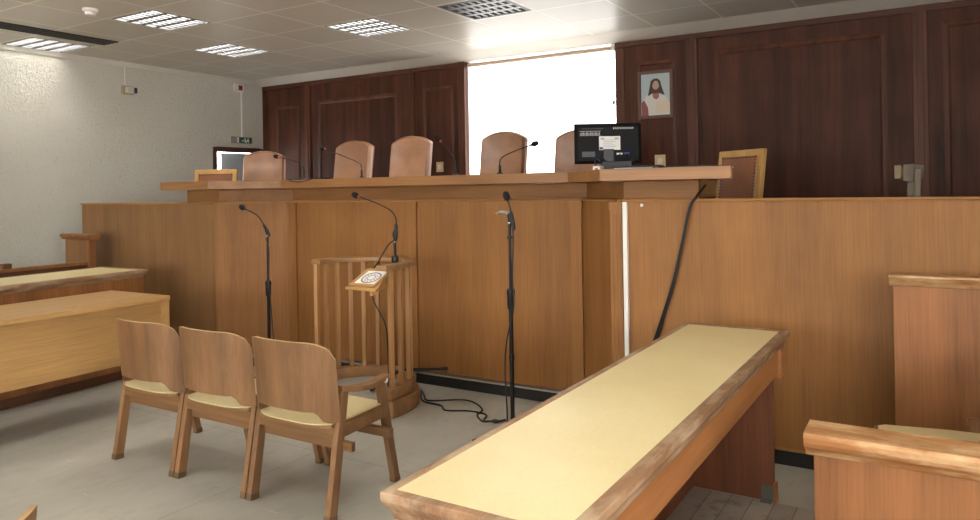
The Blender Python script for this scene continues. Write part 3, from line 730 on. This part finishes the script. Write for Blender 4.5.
single(MB().box(-3.93, -2.235, CY-.195, CY-.17, .296, .338).build('connecting_rail', M['chair_x'], None, .003), 'long rear wooden batten joining the three chairs under their seats', 'rail', base=(-3.08, CY-.18, .296))
single(MB().box(-3.93, -2.262, CY+.10, CY+.13, .268, .31).build('connecting_rail', M['chair_x'], None, .003), 'long front wooden batten joining the three chairs under their seats', 'rail', base=(-3.08, CY+.12, .268))
# chair inside the right dock, seat corner showing
c4 = dup(c1, (-.055, 3.36, 0.0), R(97), 'wooden chair with yellow seat behind the near dock rail at far right')
c4['group'] = ''
del c4['group']
c5 = dup(c1, (-1.85, .532, 0), R(118), 'wooden chair whose rounded backrest corner shows at the bottom left corner')
del c5['group']

# ------------------------------------------------------------------ witness stand
WC = Vector((-3.395, 3.80)); RW = .35
ws = thing('witness_stand', (WC.x, WC.y, 0), 'curved wooden witness stand with vertical spindles and a worn handrail', 'stand')
def upath(r, yr, yl, n=26):
    p = [(WC.x+r, yr)]
    for i in range(n+1):
        a = math.pi*i/n; p.append((WC.x+r*math.cos(a), WC.y+r*1.02*math.sin(a)))
    p.append((WC.x-r, yl)); return p
def ring(rin, rout, yr, yl, z0, z1, name, mat, bev=.004, smooth=True):
    po, pi_ = upath(rout, yr, yl), upath(rin, yr, yl)
    rings = []
    for (a, b), (c_, d_) in zip(po, pi_): rings.append([(a, b, z0), (a, b, z1), (c_, d_, z1), (c_, d_, z0)])
    return MB().loft(rings).build(name, mat, ws, bev, smooth)
pl = upath(RW+.055, 3.66, 3.62)
MB().prism(pl, 0, .105).build('platform', M['curve_worn'], ws, .01, True, 3)
MB().prism(upath(RW-.03, 3.67, 3.63), .1045, .109).build('floor_covering', plain('grey_vinyl', (160, 156, 146), .5), ws)
ring(RW-.035, RW+.035, 3.675, 3.64, .109, .182, 'curb', M['curve_worn'])
ring(RW-.04, RW+.045, 3.625, 3.765, .938, .972, 'handrail', M['curve_worn'], .007)
def on_rail(t):
    if t < 0: return (WC.x+RW, WC.y+t*RW)
    if t > math.pi: return (WC.x-RW, WC.y-(t-math.pi)*RW)
    return (WC.x+RW*math.cos(t), WC.y+RW*1.02*math.sin(t))
pos = [on_rail(t) for t in (-.22, .06, .40, .68, 1.29, 1.888, 2.188, 2.451, 2.723, 2.966, 3.225)]
for x, y in pos:
    b = MB(); a = math.atan2(y-WC.y, x-WC.x)
    u = Vector((math.cos(a), math.sin(a))); v = Vector((-u.y, u.x)); s = .0145
    q = [(x+u.x*i*s+v.x*j*s, y+u.y*i*s+v.y*j*s) for i, j in ((-1, -1), (1, -1), (1, 1), (-1, 1))]
    b.prism(q, .182, .94).build('spindle', M['spindle'], ws, .003)
# sloping book rest fixed to the inside of the stand
br = MB().loft([[(-3.245, 3.555, .818), (-3.015, 3.555, .818), (-3.015, 3.555, .834), (-3.245, 3.555, .834)], [(-3.265, 3.775, .918), (-3.09, 3.775, .918), (-3.09, 3.775, .934), (-3.265, 3.775, .934)]])
brest = br.build('book_rest', M['book_wood'], ws, .002)
MB().box(-3.255, -3.005, 3.53, 3.556, .822, .842).build('ledge', M['book_wood'], brest, .003)
MB().loft([[(-3.075, 3.556, .79), (-3.055, 3.556, .79), (-3.055, 3.556, .820), (-3.075, 3.556, .820)], [(-3.105, 3.775, .84), (-3.085, 3.775, .84), (-3.085, 3.775, .92), (-3.105, 3.775, .92)]]).build('support', M['book_wood'], brest)
fs = thing('framed_sheet', (-3.15, 3.64, .86), 'small framed printed sheet with an oval emblem on the book rest', 'framed sheet')
FM = Matrix.Translation((-3.148, 3.660, .8835)) @ Matrix.Rotation(math.atan2(.1, .22), 4, 'X')
def fsb(b, n, m, bev=0, par=fs):
    bmesh.ops.transform(b.b, matrix=FM, verts=b.b.verts); return b.build(n, m, par, bev)
b = MB().box(-.105, -.088, -.10, .10, 0, .014).box(.088, .105, -.10, .10, 0, .014).box(-.088, .088, -.10, -.083, 0, .014).box(-.088, .088, .083, .10, 0, .014)
fsb(b, 'frame', M['book_wood'], .002)
fsb(MB().box(-.089, .089, -.084, .084, .001, .006), 'sheet', M['white_paper'])
def ringpoly(b, a0, b0, a1, b1, z0, z1, n=28):
    rings = [[(a*math.cos(2*math.pi*i/n), bb*math.sin(2*math.pi*i/n), z) for a, bb, z in ((a0, b0, z0), (a1, b1, z0), (a1, b1, z1), (a0, b0, z1))] for i in range(n)]
    rings.append(rings[0]); b.loft(rings, cap=False)
b = MB(); ringpoly(b, .072, .066, .06, .054, .006, .0066); ringpoly(b, .034, .030, .028, .024, .006, .0066)
for i in range(12):
    a = 2*math.pi*i/12; b.ball((.046*math.cos(a), .041*math.sin(a), .006), .006, (1, 1, .1))
fsb(b, 'emblem', plain('emblem_brown', (146, 126, 128), .7))

# ------------------------------------------------------------------ microphones on floor stands
def mic_stand(x, y, z0, ztop, label, legs, zc, hub=None, r=.013):
    t = thing('microphone_stand', (x, y, z0), label, 'microphone stand', 'black microphone stands on the floor')
    h0 = hub if hub else z0+.02
    MB().tube([(x, y, h0), (x, y, zc)], r, 12).build('lower_tube', M['black_metal'], t, smooth=True)
    MB().tube([(x, y, zc), (x, y, ztop)], r*.72, 12).build('upper_tube', M['black_metal'], t, smooth=True)
    MB().lathe([(.014, -.06), (.021, -.05), (.021, .02), (.024, .03), (.024, .055), (.013, .065)], (x, y, zc), 14).build('clutch', M['black'], t, smooth=True)
    MB().lathe([(.013, 0), (.014, .003), (.014, .012), (.011, .014)], (x, y, ztop-.03), 14).build('collar_ring', M['chrome'], t, smooth=True)
    for p in legs:
        l = MB().tube([(x, y, h0+.025), p], .009, 10).build('leg', M['black_metal'], t, smooth=True)
        e = Vector(p); d = (e-Vector((x, y, h0+.025))).normalized()
        MB().tube([e-d*.05, e], .013, 10).build('rubber_tip', M['black'], l, smooth=True)
    MB().lathe([(.02, 0), (.03, .01), (.03, .04), (.018, .05)], (x, y, h0), 14).build('hub', M['black'], t, smooth=True)
    return t
def stand_mic(pts, clip, label, ring=None):
    """gooseneck microphone held in the clip of a floor stand"""
    t = goose('stand_microphone', pts, label, .019, False, None, ring)
    p0 = Vector(pts[0]); d = (Vector(pts[1])-p0).normalized()
    MB().tube([p0-d*.10, p0-d*.07, p0, p0+d*.015], [.007, .013, .012, .006], 12).build('handle', M['black'], t, smooth=True)
    return t
# left stand, in front of the angled panel
LX, LY = -4.49, 4.0
t = mic_stand(LX, LY, 0, 1.135, 'black microphone stand before the angled oak panel at left', [(LX+.26, LY+.1, .012), (LX-.2, LY+.16, .012), (LX-.05, LY-.28, .012)], .70)
MB().tube([(LX, LY, 1.13), (LX-.005, LY, 1.15), (LX-.02, LY, 1.175)], [.012, .016, .012], 12).build('clip', M['black'], t, smooth=True)
stand_mic([(LX-.035, LY, 1.19), (LX-.07, LY, 1.235), (LX-.12, LY, 1.275), (LX-.20, LY, 1.305), (LX-.275, LY, 1.33)], None, 'gooseneck microphone on the left floor stand, its neck bent left', M['black'])
single(MB().tube(spline([(LX+.005, LY-.02, 1.09), (LX+.035, LY-.02, 1.0), (LX+.03, LY-.02, .75), (LX+.055, LY-.02, .5), (LX+.09, LY-.03, .2), (LX+.13, LY-.06, .008)], 8), .0045, 8).build('microphone_cable', M['black'], None, smooth=True), 'thin black cable hanging beside the left microphone stand', 'cable', base=(LX+.13, LY-.06, 0))
# stand inside the witness stand
SX, SY = -3.105, 3.85
t = thing('microphone_post', (SX, SY, .972), 'short black microphone post clamped on the witness stand handrail', 'microphone stand')
MB().tube([(SX, SY, .985), (SX, SY, 1.14)], .010, 12).build('tube', M['black_metal'], t, smooth=True)
MB().lathe([(.022, 0), (.024, .006), (.024, .03), (.016, .045)], (SX, SY, .972), 14).build('clamp', M['black'], t, smooth=True)
MB().lathe([(.012, 0), (.013, .003), (.013, .012), (.010, .014)], (SX, SY, 1.10), 14).build('collar_ring', M['chrome'], t, smooth=True)
bx, by = -3.19, 4.00
tb_ = thing('tripod_base', (bx, by, .109), 'black tripod stand base on the witness stand floor behind its spindles', 'stand base')
MB().tube([(bx, by, .12), (bx, by, .30)], .014, 12).build('tube', M['black_metal'], tb_, smooth=True)
for p in ((-2.965, 4.235, .198), (-3.40, 3.92, .124), (-3.26, 3.76, .124)):
    q = Vector((bx, by, .215)); e = Vector(p); d_ = (e-q).normalized()
    l = MB().tube([q, e], .009, 10).build('leg', M['black_metal'], tb_, smooth=True)
    MB().tube([e-d_*.05, e], .013, 10).build('rubber_tip', M['black'], l, smooth=True)
MB().tube([(SX, SY, 1.13), (SX, SY, 1.16), (SX+.01, SY, 1.19)], [.012, .018, .013], 12).build('clip', M['black'], t, smooth=True)
stand_mic([(SX+.012, SY, 1.215), (SX+.012, SY, 1.262), (SX-.03, SY, 1.315), (SX-.15, SY, 1.365), (SX-.33, SY, 1.418)], None, 'gooseneck microphone stretched left above the witness stand')
single(MB().tube(spline([(SX+.01, SY-.02, 1.12), (SX-.03, SY-.03, 1.09), (SX-.10, SY-.04, .99), (SX-.17, SY-.06, .87), (SX-.15, SY-.05, .72), (SX-.06, SY-.04, .56), (SX-.05, SY-.03, .40), (SX-.05, SY-.03, .19), (SX-.06, SY-.04, .115)], 8), .0045, 8).build('microphone_cable', M['black'], None, smooth=True), 'thin black cable drooping down inside the witness stand', 'cable', base=(SX, SY, .109))
# right stand behind the yellow table
TX, TY = -2.165, 3.75
t = mic_stand(TX, TY, 0, 1.271, 'tall black microphone stand behind the near yellow table', [(TX+.26, TY, .012), (TX-.13, TY+.23, .012), (TX-.13, TY-.23, .012)], .80)
MB().tube([(TX, TY, 1.266), (TX+.003, TY, 1.289), (TX+.006, TY, 1.307)], [.012, .017, .012], 12).build('clip', M['black'], t, smooth=True)
MB().tube(spline([(TX+.012, TY, 1.296), (TX-.02, TY, 1.308), (TX-.06, TY, 1.312), (TX-.092, TY, 1.301)], 5), [.012]*6+[.009]*5+[.006]*5, 10).build('spare_clip', M['grey_plastic'], t, smooth=True)
MB().lathe([(.017, 0), (.018, .012), (.013, .016)], (TX, TY, 1.156), 14).build('knob', M['black'], t, smooth=True)
MB().lathe([(.0165, 0), (.0165, .03)], (TX, TY, 0.447), 14).build('knob', M['black'], t, smooth=True)
stand_mic([(TX+.012, TY, 1.303), (TX+.006, TY, 1.335), (TX-.004, TY, 1.367), (TX-.014, TY, 1.395)], None, 'upright microphone on top of the right floor stand', M['black'])
single(MB().tube(spline([(TX+.02, TY-.02, 1.284), (TX+.035, TY-.02, 1.174), (TX+.025, TY-.02, 0.944), (TX+.03, TY-.02, 0.760), (TX-.02, TY-.02, 0.558), (TX-.035, TY-.02, 0.392), (TX-.02, TY-.03, .1), (TX-.03, TY-.06, .008)], 8), .0045, 8).build('microphone_cable', M['black'], None, smooth=True), 'thin black cable hanging beside the tall right microphone stand', 'cable', base=(TX, TY, 0))

# ------------------------------------------------------------------ helper: pixel on the floor -> place (used only for the lying cable)
def floor_pt(u, v, z=.006):
    a, b = (u-490)/F, -(v-PY)/F; c_, s_ = math.cos(ROLL), math.sin(ROLL); a, b = c_*a-s_*b, s_*a+c_*b
    d = right*a+fwd+up*b; d = d*((z-H)/d.z); return (d.x, d.y, z)
fc = thing('floor_cable', floor_pt(470, 400, 0), 'black cable looping across the grey floor from the witness stand', 'cable')
k = 4.728
for P in ([(196, 190), (210, 215), (218, 236), (270, 239), (380, 235), (440, 246), (484, 280), (460, 305), (470, 326), (490, 338), (535, 335)],
          [(196, 192), (194, 225), (212, 245), (288, 262), (312, 285), (420, 288), (500, 305), (490, 333), (520, 336), (538, 336)]):
    MB().tube(spline([floor_pt(380+a/k, 350+b/k) for a, b in P], 7), .0055, 8).build('cable_strand', M['black'], fc, smooth=True)
p, q, r_ = floor_pt(380+532/k, 350+335/k, .014), floor_pt(380+560/k, 350+338/k, .014), floor_pt(380+592/k, 350+331/k, .01)
MB().tube([p, tuple((Vector(p)+Vector(q))/2), q], [.010, .014, .010], 10).tube([q, r_], .008, 8).build('connector', M['black'], fc, smooth=True)

# ------------------------------------------------------------------ near yellow table
X0, X1, Y0, Y1, ZT = -1.092, -.612, 1.287, 3.64, .77
tb = thing('long_table', (-.85, 2.46, 0), 'long narrow table with pale yellow top and worn wooden edge in front', 'table')
MB().box(X0+.024, X1-.036, Y0+.026, Y1-.046, ZT-.03, ZT-.0005).build('tabletop', M['yellow'], tb)
prof = [(0, ZT-.018), (-.004, ZT), (-.0, ZT)]
def edge(axis):
    pass
b = MB()
def pr(wd): return [(0, ZT-.002), (.002, ZT), (wd, ZT), (wd, ZT-.03), (wd, ZT-.065), (.022, ZT-.065), (.016, ZT-.045), (.004, ZT-.028), (0, ZT-.020)]
def side(wd, kind):
    r = []
    for o, z in pr(wd):
        r.append((o, z))
    return r
# mitred frame: each ring at a corner
def corner(o_l, o_r, o_n, o_f):
    return None
def ringpts(fx_, fy_, sx, sy, wx, wy):
    a, bq = pr(wx), pr(wy)
    return [(fx_+sx*p[0], fy_+sy*q[0], p[1]) for p, q in zip(a, bq)]
wl, wr, wn, wfar = .025, .037, .027, .047
cs = [ringpts(X0, Y0, 1, 1, wl, wn), ringpts(X1, Y0, -1, 1, wr, wn), ringpts(X1, Y1, -1, -1, wr, wfar), ringpts(X0, Y1, 1, -1, wl, wfar)]
b.loft(cs+[cs[0]], cap=False)
MB.build(b, 'edge_frame', M['table_frame'], tb)
MB().box(X1-.055, X1-.028, Y0+.06, Y1-.075, .595, ZT-.064).build('apron', M['table_apron'], tb, .003)
MB().box(X1-.062, X1-.014, Y1-.135, Y1-.07, .575, ZT-.064).build('corner_block', M['table_apron'], tb, .003)
MB().box(X0+.03, X1-.03, Y0+.028, Y0+.058, 0, ZT-.064).build('leg_panel', M['table_apron'], tb, .002)
MB().box(X0+.055, X1-.06, Y1-.105, Y1-.075, 0, ZT-.064).build('leg_panel', M['table_leg'], tb, .002)
MB().box(X0+.03, X0+.054, Y0+.06, Y1-.075, 0, ZT-.064).build('modesty_panel', M['table_leg'], tb, .002)
MB().box(X1-.063, X1-.048, Y1-.112, Y1-.07, 0.0, .085).build('foot_cleat', M['table_apron'], tb, .002)
MB().box(X1-.115, X1-.064, Y1-.109, Y1-.105, .0, .07).box(X1-.115, X1-.064, Y1-.145, Y1-.105, .004, .008).build('bracket', M['steel_dirty'], tb, .001)

# ------------------------------------------------------------------ left desks
ld = thing('pale_desk', (-4.88, 2.3, 0), 'pale beech desk with hanging front panel at the left', 'desk')
LA = Matrix.Translation((-4.545, 3.18, 0)) @ Matrix.Rotation(R(1.5), 4, 'Z')
def ldb(b, n, m, bev=.002):
    bmesh.ops.transform(b.b, matrix=LA, verts=b.b.verts); return b.build(n, m, ld, bev)
ldb(MB().box(-.66, .0, -1.95, 0, .722, .752), 'desktop', M['beech_y'])
ldb(MB().box(-.12, -.005, -.032, -.003, 0, .722), 'side_panel', M['beech_y'])
ldb(MB().box(-.64, -.005, -1.947, -1.918, 0, .722), 'side_panel', M['beech_y'])
ldb(MB().box(-.075, -.055, -1.917, -.033, .335, .722), 'front_panel', M['beech_y'])
l2 = thing('bench_table', (-5.6, 2.6, 0), 'worn wooden table with yellowish top behind the pale desk', 'table')
LB = Matrix.Translation((-5.45, 3.62, 0)) @ Matrix.Rotation(R(3.2), 4, 'Z')
def l2b(b, n, m, bev=.002):
    bmesh.ops.transform(b.b, matrix=LB, verts=b.b.verts); return b.build(n, m, l2, bev)
l2b(MB().box(-.545, -.03, -2.2, -.045, .82, .849), 'tabletop', M['yellow'])
b = MB()
fp = [(0, .845), (.004, .85), (.032, .85), (.032, .79), (.02, .805), (.004, .82), (0, .828)]
cs = [[(x+sx*o, y+sy*o, z) for o, z in fp] for x, y, sx, sy in ((-.575, -2.23, 1, 1), (0, -2.23, -1, 1), (0, 0, -1, -1), (-.575, 0, 1, -1))]
b.loft(cs+[cs[0]], cap=False); l2b(b, 'edge_frame', M['table_frame'], 0)
l2b(MB().box(-.06, -.035, -2.19, -.035, .08, .79), 'front_panel', M['dock_v'])
l2b(MB().box(-.54, -.035, -.034, -.012, 0, .79), 'end_panel', M['dock_v'])
l2b(MB().box(-.54, -.035, -2.22, -2.19, 0, .79), 'end_panel', M['dock_v'])
l2b(MB().box(-.10, -.075, -2.19, -.035, 0, .0801), 'plinth', M['brown_dark'])
# pew by the wall and its tall end
pw = thing('wall_pew', (-6.6, 2.6, 0), 'low wooden pew back along the white wall behind the tables', 'pew')
MB().box(-6.53, -6.49, 1.2, 3.72, .15, .835).build('back_panel', M['brown_dark'], pw, .002)
MB().box(-6.54, -6.48, 1.2, 3.72, .835, .863).build('top_rail', M['dock_v'], pw, .004)
MB().box(-6.55, -6.47, 1.2, 1.26, 0, .15).box(-6.55, -6.47, 3.5, 3.56, 0, .15).build('foot', M['brown_dark'], pw, .002)
MB().box(-6.90, -6.535, 1.25, 3.58, .40, .43).build('seat', M['dock_v'], pw, .003)
MB().box(-6.88, -6.86, 1.3, 3.5, 0, .40).build('seat_support', M['brown_dark'], pw)
MB().box(-6.54, -6.48, 3.03, 3.095, .863, .905).build('rail_block', M['brown_dark'], pw, .003)
pe = thing('pew_end', (-6.66, 3.77, 0), 'tall wooden dock end with moulded cap at the left wall', 'dock panel')
MB().box(-6.87, -6.506, 3.74, 3.78, 0, 1.065).build('panel', M['oak_shaded'], pe, .002)
MB().box(-6.505, -6.47, 3.728, 3.79, 0, 1.065).build('corner_post', M['dock_v'], pe, .003)
cap = [(-.06, 1.105), (-.055, 1.115), (.055, 1.115), (.06, 1.105), (.055, 1.088), (.035, 1.065), (-.035, 1.065), (-.055, 1.088)]
MB().sweep_x([(3.76+o, z-.012) for o, z in cap], -6.89, -6.44).build('cap', M['dock_v'], pe, .003)

# ------------------------------------------------------------------ right dock
nd = thing('dock_barrier', (.4, 2.3, 0), 'near wooden dock front with thick worn handrail at lower right', 'dock panel')
zc_ = .752
cp = [(2.215, zc_-.012), (2.222, zc_-.002), (2.235, zc_), (2.345, zc_+.002), (2.358, zc_-.008), (2.358, zc_-.03), (2.335, zc_-.055), (2.325, zc_-.072), (2.258, zc_-.072), (2.246, zc_-.055), (2.225, zc_-.040), (2.217, zc_-.028)]
MB().sweep_x(cp, -.342, 1.6).build('handrail', M['rail_worn'], nd, .003)
MB().box(-.322, 1.6, 2.268, 2.308, 0, zc_-.072).build('panel', M['dock_v'], nd, .002)
bd = thing('dock_partition', (.5, 3.75, 0), 'far wooden dock panel with moulded top rail against the oak partition', 'dock panel')
MB().box(-.19, 1.6, 3.715, 3.75, 0, .995).build('panel', M['dock_v'], bd, .002)
MB().sweep_x([(3.672, 1.035), (3.675, 1.043), (3.78, 1.043), (3.78, .992), (3.708, .992), (3.700, 1.0), (3.692, 1.012), (3.68, 1.025)], -.205, 1.6).build('handrail', M['rail_worn'], bd, .002)

# ------------------------------------------------------------------ world and look
w = bpy.data.worlds.new('world'); sc.world = w; w.use_nodes = True
w.node_tree.nodes['Background'].inputs[0].default_value = (1, .985, .96, 1); w.node_tree.nodes['Background'].inputs[1].default_value = 4.6
for o in bpy.data.objects:
    if '_base' in o: del o['_base']
sc.view_settings.view_transform = 'Standard'; sc.view_settings.look = 'None'; sc.view_settings.gamma = 1; sc.view_settings.use_curve_mapping = False
sc.view_settings.exposure = 1.48
